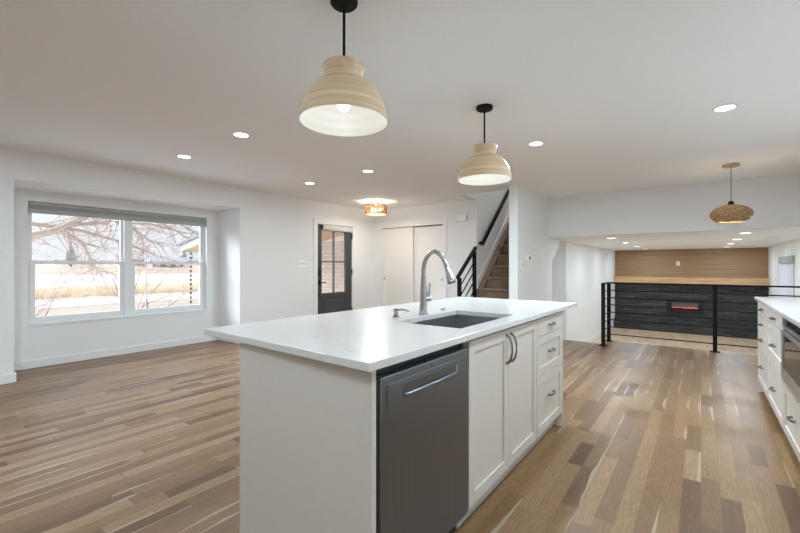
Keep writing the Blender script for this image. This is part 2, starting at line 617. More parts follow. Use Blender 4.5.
def lamp(name, typ, loc, power, parent=None, size=0.1, col=(1, 0.96, 0.9)):
    l = bpy.data.lights.new(name, typ)
    l.energy = power
    l.color = col
    if typ == 'AREA':
        l.shape = 'DISK'
        l.size = size
    else:
        l.shadow_soft_size = size
    o = bpy.data.objects.new(name, l)
    C.objects.link(o)
    if parent:
        o.parent = parent
        o.location = Vector(loc) - world_loc(parent)
    else:
        o.location = loc
    return o


# ------------------------------------------------------------------ setting
XL, XB, XR, XS0, XS1, XP = -5.72, -6.35, 1.08, -3.25, -2.325, -2.19
YP = 5.80
YC, YH, YB, YF = 6.58, 7.29, -3.0, 14.75
ZC, ZL, ZF = 2.438, 1.735, -0.75
XRL, XLL = 1.47, -2.26
BY0, BY1, BZ = 0.855, 3.40, 2.125          # bay opening
WY0, WY1, WZ0, WZ1 = 1.07, 3.204, 0.52, 1.99   # bay window
DY0, DY1, DZ = 4.965, 5.905, 2.03          # front door

struct('floor', MB().box(XL - .13, XS0, YB - .2, YC + .7, -.2, 0).box(XS0, XP, YB - .2, 6.83, -.2, 0).box(XP, -1.2, YB - .2, 6.83, -.2, 0)
       .box(-1.2, XR, YB - .2, 7.25, -.2, 0).box(XB - .15, XL - .13, BY0, BY1, -.2, 0), FLOOR)
struct('floor_lower', MB().box(-3.4, 1.6, 6.7, YF + .1, ZF - .15, ZF), FLOOR2)
m = MB()
for k in range(3):
    m.box(XP + .005, -1.25, 6.83 + .27 * k, 6.83 + .27 * (k + 1), ZF, -.1875 * (k + 1))
struct('floor_steps', m, FLOOR2)
struct('wall_riser', MB().box(XS1, -1.2, 6.79, 6.825, ZF, -.2).box(-1.24, 1.08, 7.20, 7.245, ZF, -.2).box(-1.24, -1.2, 6.825, 7.2, ZF, -.2), WALL)

# kitchen ceiling with the stairwell opening
struct('ceiling', MB().box(XL - .13, XS0 - .12, YB - .2, YC + .7, ZC, 2.74).box(XS0 - .12, XP, YB - .2, 6.06, ZC, 2.74).box(XP, 1.6, YB - .2, YH, ZC, 2.74), CEIL)
struct('ceiling_lower', MB().box(XP, 1.6, YH + .002, YF + .1, ZL, 2.44).box(-3.38, XP, 8.11, YF + .1, ZL, ZL + .05), CEIL)
struct('wall_header', MB().box(XP, 1.6, YH, YH + .002, ZL, ZC), WALL)

# left wall with the bay opening and the front door opening
struct('wall_left', MB().box(XL - .13, XL, YB - .2, BY0, 0, ZC).box(XL - .13, XL, BY0, BY1, BZ, ZC).box(XL - .13, XL, BY1, DY0, 0, ZC)
       .box(XL - .13, XL, DY0, DY1, DZ, ZC).box(XL - .13, XL, DY1, YC + .7, 0, ZC), WALL)
struct('wall_bay', MB().box(XB - .15, XB, BY0 - .12, WY0, -.2, BZ).box(XB - .15, XB, WY1, BY1 + .12, -.2, BZ)
       .box(XB - .15, XB, WY0, WY1, -.2, WZ0).box(XB - .15, XB, WY0, WY1, WZ1, BZ)
       .box(XB, XL - .13, BY0 - .12, BY0, -.2, BZ).box(XB, XL - .13, BY1, BY1 + .12, -.2, BZ), WALL)
struct('ceiling_bay', MB().box(XB - .15, XL - .13, BY0 - .12, BY1 + .12, BZ, BZ + .2), CEIL)
# closet wall
CX0, CX1, CZ = -5.504, -3.965, 2.03
struct('wall_closet', MB().box(XL, CX0, YC, YC + .12, 0, ZC).box(CX1, XS0 - .12, YC, YC + .12, 0, ZC).box(CX0, CX1, YC, YC + .12, CZ, ZC)
       .box(XL, XS0 - .12, YC + .68, YC + .72, 0, ZC), WALL)
# partition beside the stairs, cut along the underside of the flight
struct('wall_partition', MB().prism([(YP, 0), (6.83, 0), (6.83, ZF), (7.52, ZF), (7.52, 1.28), (8.11, 1.746), (8.11, ZC), (YP, ZC)], 'X', XS1, XP), WALL)
struct('wall_stairwell', MB().box(XS0 - .12, XS0, YC, 9.9, ZF, 5.0).box(XS1, XP, 6.06, 9.9, ZC, 5.0).box(XS1, XP, 8.11, 9.9, ZL + .05, ZC)
       .box(XS0, XS1, 9.8, 9.9, ZL + .05, 5.0).box(XS0 - .12, XP, 5.96, 6.06, 2.74, 5.0).box(XS0 - .12, XS0, 6.06, YC, ZC, 5.0)
       .box(XS0, XS1, 7.48, 7.52, ZF, 1.28), WALL)
struct('ceiling_stairwell', MB().box(XS0 - .12, XP, 5.96, 9.9, 5.0, 5.1), CEIL)
struct('ceiling_soffit', MB().prism([(7.50, 1.28), (8.13, 1.78), (8.13, 1.82), (7.50, 1.32)], 'X', XS0, XS1), WALL)
# lower room
struct('wall_return', MB().box(XS0, XLL, 8.75, 8.87, ZF, ZL), WALL)
struct('wall_lower_left', MB().box(XLL - .12, XLL, 8.752, YF + .1, ZF, ZL), WALL)
struct('wall_back', MB().box(XLL - .12, 1.6, YF, YF + .12, ZF, 0.8), WALL)
struct('wall_cladding', MB().box(XLL, XRL, YF - .03, YF, .88, ZL), PLANKS)
LW0, LW1, LWZ0, LWZ1 = 10.95, 12.55, -.05, 1.42
struct('wall_lower_right', MB().box(XRL, 1.6, YH, LW0, ZF, ZL).box(XRL, 1.6, LW1, YF + .1, ZF, ZL).box(XRL, 1.6, LW0, LW1, ZF, LWZ0).box(XRL, 1.6, LW0, LW1, LWZ1, ZL), WALL)
struct('wall_right', MB().box(XR, 1.6, YB - .2, YH - .002, ZF, ZC), WALL)
struct('wall_rear', MB().box(XL, XR, YB - .15, YB, 0, ZC), WALL)

# baseboards
BH, BT = .095, .015
struct('baseboard_left', MB().box(XL, XL + BT, YB, BY0 + .0, 0, BH, .003).box(XL, XL + BT, BY1, DY0 - .1, 0, BH, .003).box(XL, XL + BT, DY1 + .1, YC, 0, BH, .003)
       .box(XL - .13, XL + BT, BY0, BY0 + BT, 0, BH, .003).box(XL - .13, XL + BT, BY1 - BT, BY1, 0, BH, .003), TRIM)
struct('baseboard_bay', MB().box(XB, XB + BT, BY0, BY1, 0, BH, .003).box(XB, XL - .13, BY1 - BT, BY1, 0, BH, .003).box(XB, XL - .13, BY0, BY0 + BT, 0, BH, .003), TRIM)
struct('baseboard_closet', MB().box(XL, CX0 - .08, YC - BT, YC, 0, BH, .003).box(CX1 + .08, XS0, YC - BT, YC, 0, BH, .003), TRIM)
struct('baseboard_partition', MB().box(XP, XP + BT, YP, 6.83, 0, BH, .003).box(XS1, XP + BT, YP - BT, YP, 0, BH, .003), TRIM)
struct('baseboard_lower', MB().box(XLL, XLL + BT, 8.75, 14.4, ZF, ZF + BH + .02, .003).box(XRL - BT, XRL, YH, 14.4, ZF, ZF + BH, .003).box(XS0, XLL + BT, 8.75 - BT, 8.75, ZF, ZF + BH, .003), TRIM)
struct('baseboard_rear', MB().box(XL, XR, YB, YB + BT, 0, BH), TRIM)

# door and closet casings
cw = .09
struct('trim_1', MB().box(XL, XL + .012, DY0 - cw, DY0, 0, DZ + cw).box(XL, XL + .012, DY1, DY1 + cw, 0, DZ + cw).box(XL, XL + .012, DY0, DY1, DZ, DZ + cw)
       .box(XL - .13, XL, DY0 - .001, DY0 + .012, 0, DZ).box(XL - .13, XL, DY1 - .012, DY1 + .001, 0, DZ).box(XL - .13, XL, DY0, DY1, DZ - .012, DZ), TRIM)
struct('trim_2', MB().box(CX0 - cw + .01, CX0, YC - .014, YC, 0, CZ + .08).box(CX1, CX1 + cw, YC - .014, YC, 0, CZ + .08).box(CX0, CX1, YC - .014, YC, CZ, CZ + .08), TRIM)
# thin nosing along the edge of the kitchen floor
struct('trim_3', MB().box(-1.2, XR, 7.25, 7.285, -.03, .004, .004).box(XP, -1.2, 6.83, 6.86, -.03, .004, .004), FLOOR2)

# ---- bay window: two double hung units
w1 = bpy.data.objects.new('window_1', None)
C.objects.link(w1)
w1.location = (XB - .08, (WY0 + WY1) / 2, WZ0)
w1['kind'] = 'structure'
tag(w1, 'white twin double hung window in the bay looking out on the frozen lake', 'window')
GX = XB - .10
MY0, MY1, ZM = 2.07, 2.158, 1.262
f = MB()
f.box(XB - .15, XB - .085, WY0, WY0 + .025, WZ0, WZ1).box(XB - .15, XB - .085, WY1 - .025, WY1, WZ0, WZ1)
f.box(XB - .15, XB - .085, WY0 + .025, WY1 - .025, WZ1 - .03, WZ1).box(XB - .15, XB - .086, WY0 + .025, WY1 - .025, WZ0 + .006, WZ0 + .03)
f.box(XB - .151, XB - .05, MY0, MY1, WZ0 + .006, WZ1)
f.box(XB - .10, XB + .012, WY0 - .0, WY1 + .0, WZ0 - .022, WZ0 + .005, .003)
f.build('window_frame', VINYL, w1)
for (a, b) in ((WY0 + .025, MY0), (MY1, WY1 - .025)):
    s = MB()
    st = .05
    zb = WZ0 + .03
    for (y0, y1, z0, z1) in ((a, a + st, zb, ZM + .022), (b - st, b, zb, ZM + .022), (a + st, b - st, zb, zb + .05), (a + st, b - st, ZM - .022, ZM + .022)):
        s.box(XB - .11, XB - .075, y0, y1, z0, z1, .002)
    s2 = s.build('lower_sash', VINYL, w1)
    MB().box(XB - .094, XB - .090, a + st, b - st, zb + .05, ZM - .022).build('pane', GLASS, s2)
    s = MB()
    for (y0, y1, z0, z1) in ((a, a + .028, ZM - .02, WZ1 - .03), (b - .028, b, ZM - .02, WZ1 - .03), (a + .028, b - .028, WZ1 - .06, WZ1 - .03), (a + .028, b - .028, ZM - .02, ZM + .018)):
        s.box(XB - .148, XB - .115, y0, y1, z0, z1, .002)
    s2 = s.build('upper_sash', VINYL, w1)
    MB().box(XB - .134, XB - .130, a + .028, b - .028, ZM + .018, WZ1 - .06).build('pane', GLASS, s2)
    for q in (.25, .75):
        yy = a + (b - a) * q
        MB().box(XB - .10, XB - .07, yy - .025, yy + .025, ZM + .018, ZM + .034, .004).build('sash_lock', VINYL, w1)

t = thing('window_blind', 'grey cellular blind drawn up at the top of the lake window', 'blind', (XB - .04, (WY0 + WY1) / 2, 1.85))
MB().box(XB - .075, XB - .008, WY0 + .006, WY1 - .006, 1.945, 1.985, .004).build('head_rail', BLIND, t)
m = MB()
for k in range(4):
    m.box(XB - .068 + .004 * (k % 2), XB - .014 - .004 * (k % 2), WY0 + .01, WY1 - .01, 1.905 + .010 * k, 1.914 + .010 * k, .003)
m.build('pleats', BLIND, t)
MB().box(XB - .074, XB - .010, WY0 + .006, WY1 - .006, 1.855, 1.904, .004).build('bottom_rail', BLIND, t)

# ---- front door
d1 = bpy.data.objects.new('door_1', None)
C.objects.link(d1)
d1.location = (XL - .03, (DY0 + DY1) / 2, 0)
d1['kind'] = 'structure'
tag(d1, 'charcoal front door with four glass lights and black lever', 'door')
dx0, dx1 = XL - .055, XL - .012
gy0, gy1, gz0, gz1 = 5.085, 5.715, .70, 1.90
a, b = DY0 + .012, DY1 - .012
s = MB()
s.box(dx0, dx1, a, gy0, .01, DZ - .015).box(dx0, dx1, gy1, b, .01, DZ - .015).box(dx0, dx1, gy0, gy1, gz1, DZ - .015).box(dx0, dx1, gy0, gy1, .62, gz0)
s.box(dx0, dx1, gy0, gy1, .01, .2).box(dx0 + .01, dx1 - .012, gy0, gy1, .2, .62)
s.box(dx0 + .006, dx1 - .005, gy0 + .05, gy1 - .05, .25, .57, .004)
s.build('door_slab', CHAR, d1)
MB().box(dx0 + .016, dx0 + .022, gy0, gy1, gz0, gz1).build('glass', GLASS, d1)
MB().box(dx0 + .004, dx1 + .004, 5.39, 5.412, gz0, gz1).box(dx0 + .004, dx1 + .004, gy0, gy1, 1.29, 1.312).build('muntins', CHAR, d1)
h = MB().box(dx1, dx1 + .012, a + .025, a + .075, .86, .95, .004).tube([(dx1, a + .05, .905), (dx1 + .05, a + .05, .905), (dx1 + .052, a + .17, .905)], .010, 8)
h.build('lever_handle', BLACK, d1, True)
MB().box(dx1, dx1 + .025, a + .018, a + .085, 1.03, 1.17, .006).build('deadbolt_keypad', BLACKP, d1)
MB().tube([(dx1, a + .05, .68), (dx1 + .012, a + .05, .68)], .014, 10).build('peg', BLACK, d1)
for z in (.3, 1.10, 1.83):
    MB().tube([(dx1 + .010, b + .004, z - .055), (dx1 + .010, b + .004, z + .055)], .009, 8).build('hinge', BLACK, d1)
t = thing('door_blind', 'pale rolled shade cassette across the top of the charcoal front door', 'shade', (XL + .02, 5.5, 1.92))
MB().box(XL - .010, XL + .045, 5.075, 5.885, 1.922, 2.005, .008).build('cassette', VALANCE, t)
MB().box(XL - .006, XL + .04, 5.065, 5.075, 1.925, 2.0, .002).build('end_cap', BLACKP, t)
MB().box(XL + .0, XL + .03, 5.09, 5.87, 1.905, 1.922, .004).build('hem_bar', VALANCE, t)

# ---- closet sliding doors
def slider(name, x0, x1, y, label, px):
    t = bpy.data.objects.new(name, None)
    C.objects.link(t)
    t.location = ((x0 + x1) / 2, y, 0.01)
    t['kind'] = 'structure'
    tag(t, label, 'door')
    fw = .11
    s = MB()
    s.box(x0, x0 + fw, y, y + .035, .012, CZ - .012).box(x1 - fw, x1, y, y + .035, .012, CZ - .012)
    s.box(x0 + fw, x1 - fw, y, y + .035, .012, .16).box(x0 + fw, x1 - fw, y, y + .035, CZ - .12, CZ - .012)
    s.box(x0 + fw, x1 - fw, y + .009, y + .03, .16, CZ - .12)
    s.build('door_panel', CREAM, t)
    MB().lathe([(0.026, 0), (0.026, .004), (0.020, .005), (0.014, .002)], (0, 0, 0), 20, False, True)
    k = MB()
    k.tube([(px, y - .004, .95), (px, y + .002, .95)], .024, 18)
    k.build('finger_pull', NICKEL, t)


slider('door_2', CX0 + .002, -4.69, YC + .030, 'cream closet sliding door nearer the charcoal front door', CX0 + .055)
slider('door_3', -4.73, CX1 - .002, YC + .072, 'cream closet sliding door nearer the staircase', CX1 - .06)
struct('trim_4', MB().box(CX0, CX1, YC + .02, YC + .115, CZ - .01, CZ), CHAR)

# ---- window of the lower room
w2 = bpy.data.objects.new('window_2', None)
C.objects.link(w2)
w2.location = (XRL + .06, (LW0 + LW1) / 2, LWZ0)
w2['kind'] = 'structure'
tag(w2, 'white window at the right wall of the lower room behind sheers', 'window')
f = MB()
f.box(XRL + .05, XRL + .11, LW0, LW0 + .05, LWZ0, LWZ1).box(XRL + .05, XRL + .11, LW1 - .05, LW1, LWZ0, LWZ1).box(XRL + .05, XRL + .11, LW0, LW1, LWZ0, LWZ0 + .05)
f.box(XRL + .05, XRL + .11, LW0, LW1, LWZ1 - .05, LWZ1).box(XRL + .05, XRL + .11, (LW0 + LW1) / 2 - .03, (LW0 + LW1) / 2 + .03, LWZ0, LWZ1)
f.build('window_frame', VINYL, w2)
MB().box(XRL + .075, XRL + .08, LW0 + .05, LW1 - .05, LWZ0 + .05, LWZ1 - .05).build('pane', GLASS, w2)
t = thing('roller_blind', 'grey roller blind at the top of the lower room window', 'blind', (XRL - .02, (LW0 + LW1) / 2, 1.27))
MB().box(XRL - .05, XRL - .004, LW0 - .04, LW1 + .04, 1.285, 1.43, .01).build('cassette', BLIND, t)
MB().box(XRL - .035, XRL - .012, LW0 - .02, LW1 + .02, 1.265, 1.285, .004).build('bottom_bar', BLIND, t)

# ------------------------------------------------------------------ kitchen island
IX0, IX1, IY0, IY1, IZ = -1.60, -.855, .95, 3.146, .885
FX = -.835                                      # faces of the island fronts


def shaker(xf, s, y0, y1, z0, z1, fw=.055, flat=False):
    """a door or drawer front whose face lies at xf and looks towards s*X"""
    m = MB()
    xb = xf - s * .02
    if flat:
        return m.box(xb, xf, y0, y1, z0, z1, .0015)
    m.box(xb, xf, y0, y0 + fw, z0, z1).box(xb, xf, y1 - fw, y1, z0, z1)
    m.box(xb, xf, y0 + fw, y1 - fw, z0, z0 + fw).box(xb, xf, y0 + fw, y1 - fw, z1 - fw, z1)
    m.box(xb, xf - s * .009, y0 + fw, y1 - fw, z0 + fw, z1 - fw)
    return m


def pull(xf, s, y, z, L=.11, vertical=False):
    m = MB()
    pts, rad = [], []
    for i in range(13):
        q = i / 12
        o = .006 + (.028 if vertical else .020) * math.sin(PI * q) ** .55
        k = (q - .5) * L
        pts.append((xf + s * o, y, z + k) if vertical else (xf + s * o, y + k, z))
        rad.append((.0042 if vertical else .0058) + .003 * abs(q - .5) * 2)
    m.tube(pts, rad, 8)
    for q in (-.5, .5):
        k = q * L
        p = (xf, y, z + k) if vertical else (xf, y + k, z)
        m.tube([p, (p[0] + s * .011, p[1], p[2])], .0085, 10)
    return m


t = tag(MB().box(IX0, FX, IY0, IY0 + .022, 0, IZ, .0015).build('end_board', CAB),
        'plain light grey end panel closing the island beside the dishwasher', 'panel')
t = tag(MB().box(IX0, IX0 + .018, IY0 + .023, IY1 - .024, 0, IZ).build('back_board', CAB),
        'light grey back panel of the island under the seating overhang', 'panel')
t = thing('end_leg_board', 'light grey island end panel reaching the floor beside the drawers', 'panel', (-1.2, IY1 - .01, 0))
MB().box(IX0, FX, IY1 - .022, IY1, 0, IZ, .0015).build('panel_board', CAB, t)

# dishwasher
dw = thing('dishwasher', 'stainless steel dishwasher with recessed bar handle at the island end', 'dishwasher', (-1.1, 1.294, 0))
y0, y1 = .985, 1.605
MB().box(-1.42, -.868, y0, y1, .10, .872).build('tub', BLACKP, dw)
MB().box(-1.40, -.90, y0, y1, 0, .10).build('toe_kick', BLACKP, dw)
door = MB().box(-.866, -.832, y0 + .006, y1 - .004, .105, .845, .004).build('door', STEEL, dw)
MB().box(-.832, -.8285, 1.022, 1.567, .735, .815, .0015).build('handle_plate', STEEL, door)
m = MB()
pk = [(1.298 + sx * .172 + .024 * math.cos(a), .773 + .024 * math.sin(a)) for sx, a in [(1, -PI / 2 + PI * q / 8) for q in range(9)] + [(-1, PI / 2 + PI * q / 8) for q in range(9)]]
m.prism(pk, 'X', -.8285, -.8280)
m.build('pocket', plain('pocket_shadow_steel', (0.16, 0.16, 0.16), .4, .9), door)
MB().tube([(-.829, 1.118, .760), (-.821, 1.126, .761), (-.819, 1.30, .761), (-.821, 1.470, .761), (-.829, 1.478, .760)], .0075, 12).build('handle_bar', STEEL, door, True)
MB().box(-.828, -.824, 1.474, 1.488, .756, .792, .002).build('pocket_end', STEEL_L, door)
MB().box(-.832, -.8316, 1.29, 1.297, .827, .834).box(-.832, -.8316, 1.30, 1.303, .827, .834).build('badge', BLACKP, door)

# sink cabinet
sc_ = thing('sink_cabinet', 'light grey island cabinet with two tall doors and arched pulls below the sink', 'cabinet', (-1.2, 2.08, 0))
c0, c1 = 1.612, 2.542
MB().box(IX0 + .02, -.857, c0, c1, .10, .885 - .235).box(IX0 + .02, -1.39, c0, c1, .65, .884).box(-.885, -.857, c0, c1, .65, .884).build('body', CAB, sc_)
MB().box(-.91, -.895, c0, c1, 0, .10).build('toe_kick', TOE, sc_)
for (a, b, hy) in ((c0 + .003, 2.0735, 2.0735 - .03), (2.0765, c1 - .003, 2.0765 + .03)):
    d = shaker(FX, 1, a, b, .112, .868).build('door', CAB, sc_)
    pull(FX, 1, hy, .765, .150, True).build('handle', PULL, d, True)

# drawer cabinet
dc = thing('drawer_cabinet', 'light grey island cabinet with three stacked drawers near the railing', 'cabinet', (-1.2, 2.83, 0))
c0, c1 = 2.545, 3.122
MB().box(IX0 + .02, -.857, c0, c1, .10, .884).build('body', CAB, dc)
MB().box(-.91, -.895, c0, c1, 0, .10).build('toe_kick', TOE, dc)
for (za, zb, fl, hz) in ((.752, .868, True, .812), (.490, .749, False, .630), (.112, .487, False, .330)):
    d = shaker(FX, 1, c0 + .003, c1 - .003, za, zb, flat=fl).build('drawer', CAB, dc)
    pull(FX, 1, (c0 + c1) / 2, hz, .105).build('handle', PULL, d, True)

# worktop with the sink cutout
SX0, SX1, SY0, SY1 = -1.325, -.915, 1.68, 2.375
bm = bmesh.new()
O = [(-1.892, .938), (-.808, .908), (-.805, 3.46), (-1.892, 3.46)]
I = [(SX0, SY0), (SX1, SY0), (SX1, SY1), (SX0, SY1)]
ot, ob, it, ib = ([bm.verts.new((x, y, z)) for x, y in q] for q, z in ((O, .914), (O, .885), (I, .914), (I, .885)))
for k in range(4):
    j = (k + 1) % 4
    bm.faces.new((ot[k], ot[j], it[j], it[k]))
    bm.faces.new((ob[k], ib[k], ib[j], ob[j]))
    bm.faces.new((ot[k], ob[k], ob[j], ot[j]))
    bm.faces.new((it[k], it[j], ib[j], ib[k]))
bm.edges.ensure_lookup_table()
ee = [e for e in bm.edges if all(v in ot for v in e.verts) or all(v in ob for v in e.verts) or (e.verts[0] in ot and e.verts[1] in ob) or (e.verts[1] in ot and e.verts[0] in ob) or all(v in it for v in e.verts)]
bmesh.ops.bevel(bm, geom=ee, offset=.003, segments=2, affect='EDGES', profile=.5)
mb = MB()
mb.bm.free()
mb.bm = bm
tag(mb.build('island_worktop', QUARTZ), 'white quartz worktop on the island with faint grey veins', 'worktop')

# sink
sk = thing('sink', 'stainless undermount sink basin set into the island worktop', 'sink', (-1.12, 2.03, .66))
z0, z1, th = .662, .8835, .004
m = MB()
a, b, c, d = SX0 - .004, SX1 + .004, SY0 - .004, SY1 + .004
m.box(a - th, a, c, d, z0, z1).box(b, b + th, c, d, z0, z1).box(a - th, b + th, c - th, c, z0, z1).box(a - th, b + th, d, d + th, z0, z1).box(a - th, b + th, c - th, d + th, z0 - th, z0)
m.build('basin', SINKM, sk)
MB().lathe([(.045, .001), (.042, .004), (.030, .002), (.012, .001)], (-1.12, 2.03, z0), 24, True, True).build('drain', NICKEL, sk, True)

# faucet
fc = thing('faucet', 'tall brushed nickel pull down gooseneck faucet behind the sink', 'faucet', (-1.362, 2.03, .914))
fx, fy = -1.362, 2.03
MB().lathe([(.030, 0), (.030, .006), (.026, .012), (.0235, .06), (.0205, .15), (.017, .20), (.0155, .235)], (fx, fy, .914), 24, True, True).build('body', NICKEL, fc, True)
path = [(0, 1.145), (0, 1.19), (.006, 1.225), (.022, 1.262), (.048, 1.290), (.080, 1.300), (.112, 1.290), (.138, 1.265), (.156, 1.235), (.168, 1.205)]
MB().tube([(fx + x, fy, z) for x, z in path], .0135, 14).build('gooseneck', NICKEL, fc, True)
MB().tube([(fx + .166, fy, 1.208), (fx + .178, fy, 1.178), (fx + .192, fy, 1.14), (fx + .199, fy, 1.118)], [.0155, .018, .0245, .026], 16).build('spray_head', NICKEL, fc, True)
MB().tube([(fx + .199, fy, 1.118), (fx + .201, fy, 1.113)], .024, 16).build('nozzle', BLACKP, fc)
hd = MB().tube([(fx, fy + .018, 1.005), (fx, fy + .066, 1.005)], .0185, 14)
hd.tube([(fx, fy + .050, 1.005), (fx + .002, fy + .054, 1.04), (fx + .003, fy + .060, 1.075), (fx + .002, fy + .066, 1.105)], [.013, .011, .0105, .009], 10)
hd.build('lever_handle', NICKEL, fc, True)
# soap dispenser
sd = thing('soap_dispenser', 'small brushed nickel soap pump on the island beside the faucet', 'soap dispenser', (-1.418, 1.826, .914))
x, y = -1.418, 1.826
MB().lathe([(.020, 0), (.020, .006), (.013, .010), (.012, .028), (.015, .032), (.017, .046), (.014, .052)], (x, y, .914), 20, True, True).build('pump', NICKEL, sd, True)
MB().tube([(x + .006, y, .957), (x + .05, y + .008, .961), (x + .085, y + .014, .952)], [.007, .0055, .0045], 10).build('spout', NICKEL, sd, True)
# air switch
tag(MB().lathe([(.024, 0), (.024, .005), (.018, .010), (.010, .0115)], (-1.402, 2.343, .914), 24, True, True).build('disposal_button', NICKEL, None, True),
    'low round nickel disposal button on the worktop behind the sink', 'button')

# ------------------------------------------------------------------ right hand run
RX, RYE = .44, 5.18


def run_cabinet(name, label, y0, y1, rows, handles=True):
    t = thing(name, label, 'cabinet', (.76, (y0 + y1) / 2, 0))
    MB().box(RX + .022, XR - .004, y0, y1, .10, .882).build('body', CAB, t)
    MB().box(RX + .07, RX + .085, y0, y1, 0, .10).build('toe_kick', TOE, t)
    for (za, zb, fl, hz) in rows:
        d = shaker(RX, -1, y0 + .004, y1 - .004, za + .002, zb - .002, .05, fl).build('drawer', CAB, t)
        pull(RX, -1, (y0 + y1) / 2, hz, .092).build('handle', PULL, d, True)
    return t


run_cabinet('base_cabinet', 'light grey base cabinet of four drawers at the railing end of the right hand worktop', 4.475, RYE - .02,
            [(.752, .872, True, .82), (.594, .749, True, .685), (.453, .591, True, .545), (.112, .450, False, .30)])
run_cabinet('base_cabinet', 'light grey base cabinet of three drawers between the four drawer cabinet and the microwave', 3.675, 4.472,
            [(.765, .872, True, .818), (.495, .762, False, .615), (.112, .492, False, .285)])
t = run_cabinet('base_cabinet', 'light grey base cabinet with one wide drawer under the built in microwave', 2.90, 3.672, [(.112, .43, False, .30)])
for ch in t.children:
    if ch.name.startswith('body'):
        me = ch.data
        for v in me.vertices:
            if v.co.z > .5:
                v.co.z = .45
MB().box(RX + .022, XR, 2.90, 3.672, .44, .452).build('shelf', CAB, t)
run_cabinet('base_cabinet', 'light grey base cabinet nearest the camera past the microwave', 2.10, 2.897, [(.765, .872, True, .818), (.495, .762, False, .615), (.112, .492, False, .285)])
tag(MB().box(RX, XR, RYE - .019, RYE, 0, .883).build('end_board', CAB), 'light grey end panel closing the right hand cabinets beside the railing', 'panel')
tag(MB().box(.417, XR, 2.08, 5.208, .885, .914, .003).build('worktop', QUARTZ), 'white quartz worktop along the right hand cabinets', 'worktop')

mw = thing('microwave_drawer', 'stainless built in microwave drawer under the right hand worktop', 'microwave', (.76, 3.286, .455))
ya, yb = 2.906, 3.668
MB().box(RX + .012, 1.0, ya, yb, .456, .878).build('body', BLACKP, mw)
m = MB()
m.box(RX - .006, RX + .012, yb - .018, yb, .80, .876, .002).box(RX - .006, RX + .012, ya, ya + .018, .80, .876, .002)
m.box(RX - .006, RX + .012, ya + .018, yb - .018, .80, .814, .002).box(RX - .006, RX + .012, ya + .018, yb - .018, .868, .876, .002)
m.build('control_frame', STEEL_L, mw)
MB().box(RX + .004, RX + .011, ya + .018, yb - .018, .814, .868).build('control_panel', BGLASS, mw)
m = MB()
m.box(RX - .012, RX + .011, yb - .055, yb - .002, .462, .792, .003).box(RX - .012, RX + .011, ya + .002, ya + .055, .462, .792, .003)
m.box(RX - .012, RX + .011, ya + .055, yb - .055, .462, .535, .003).box(RX - .012, RX + .011, ya + .055, yb - .055, .762, .792, .003)
dr = m.build('door', STEEL_L, mw)
MB().box(RX - .006, RX + .010, ya + .055, yb - .055, .535, .762).build('window', BGLASS, dr)

# ------------------------------------------------------------------ railing at the floor edge
rl = thing('railing', 'black metal railing with seven horizontal rods at the edge of the kitchen floor', 'railing', (-.05, 7.165, 0))
ps = .025
for (x, y) in ((-1.19, 6.70), (-1.19, 7.165), (.158, 7.165)):
    p = MB().box(x - ps, x + ps, y - ps, y + ps, 0.006, .935).build('post', BLACK, rl)
    MB().box(x - .055, x + .055, y - .055, y + .055, 0, .009, .002).build('base_plate', BLACK, p)
MB().box(-1.22, XR - .002, 7.14, 7.19, .935, .957, .002).box(-1.215, -1.165, 6.67, 7.14, .935, .957, .002).build('top_rail', BLACK, rl)
for k in range(1, 8):
    z = .945 - .1185 * k
    MB().tube([(-1.19, 7.165, z), (XR - .002, 7.165, z)], .0085, 8).build('rod', BLACK, rl, True)
    MB().tube([(-1.19, 6.70, z), (-1.19, 7.165, z)], .0085, 8).build('short_rod', BLACK, rl, True)

# ------------------------------------------------------------------ stairs
st = thing('staircase', 'brown carpeted staircase rising behind the white partition', 'staircase', (-2.78, 5.864, 0))
RISE, RUN, N0 = .205, .222, 5.864
for k in range(1, 15):
    y = N0 + RUN * (k - 1)
    zt = RISE * k
    y2 = y + RUN + (.04 if k < 14 else 1.0)
    s = MB().box(-3.13 if y > 6.4 else XS0 + .02, XS1 - .002, y + .025, y2, zt - RISE - .02, zt - .002)
    s.box(-3.13 if y > 6.4 else XS0 + .02, XS1 - .002, y - .008, y + .06, zt - .045, zt, .018, 3)
    s.build('step', CARPET, st)


def sl(y):
    return RISE + (y - N0) * RISE / RUN


MB().prism([(6.56, sl(6.56) - .30), (6.56, sl(6.56) - .06), (8.75, sl(8.75) - .06), (8.75, sl(8.75) - .30)], 'X', XS0 + .001, -3.129).build('side_carpet', CARPET, st)
MB().prism([(6.585, sl(6.585) - .12), (6.585, sl(6.585) + .08), (8.7, sl(8.7) + .08), (8.7, sl(8.7) - .12)], 'X', XS0, XS0 + .016).build('skirt_board', TRIM, st)

sr = thing('stair_railing', 'short black sloping railing at the foot of the carpeted stairs', 'railing', (XS0, 6.2, 0))
for (y, h) in ((5.96, 1.02), (6.52, 1.48)):
    MB().box(XS0 - .042, XS0 + .012, y - .028, y + .028, 0, h).build('post', BLACK, sr)
MB().prism([(5.89, 1.00), (5.89, 1.045), (6.56, 1.575), (6.56, 1.525)], 'X', XS0 - .04, XS0 + .015).build('top_rail', BLACK, sr)
for k in range(1, 7):
    dz = .172 * k
    za, zb = 1.03 - dz, 1.475 - dz
    ya = 5.96
    if za < .1:
        ya = 5.96 + (.1 - za) / .795
        za = .1
    MB().tube([(XS0 - .012, ya, za), (XS0 - .012, 6.52, zb)], .011, 8).build('rod', BLACK, sr)

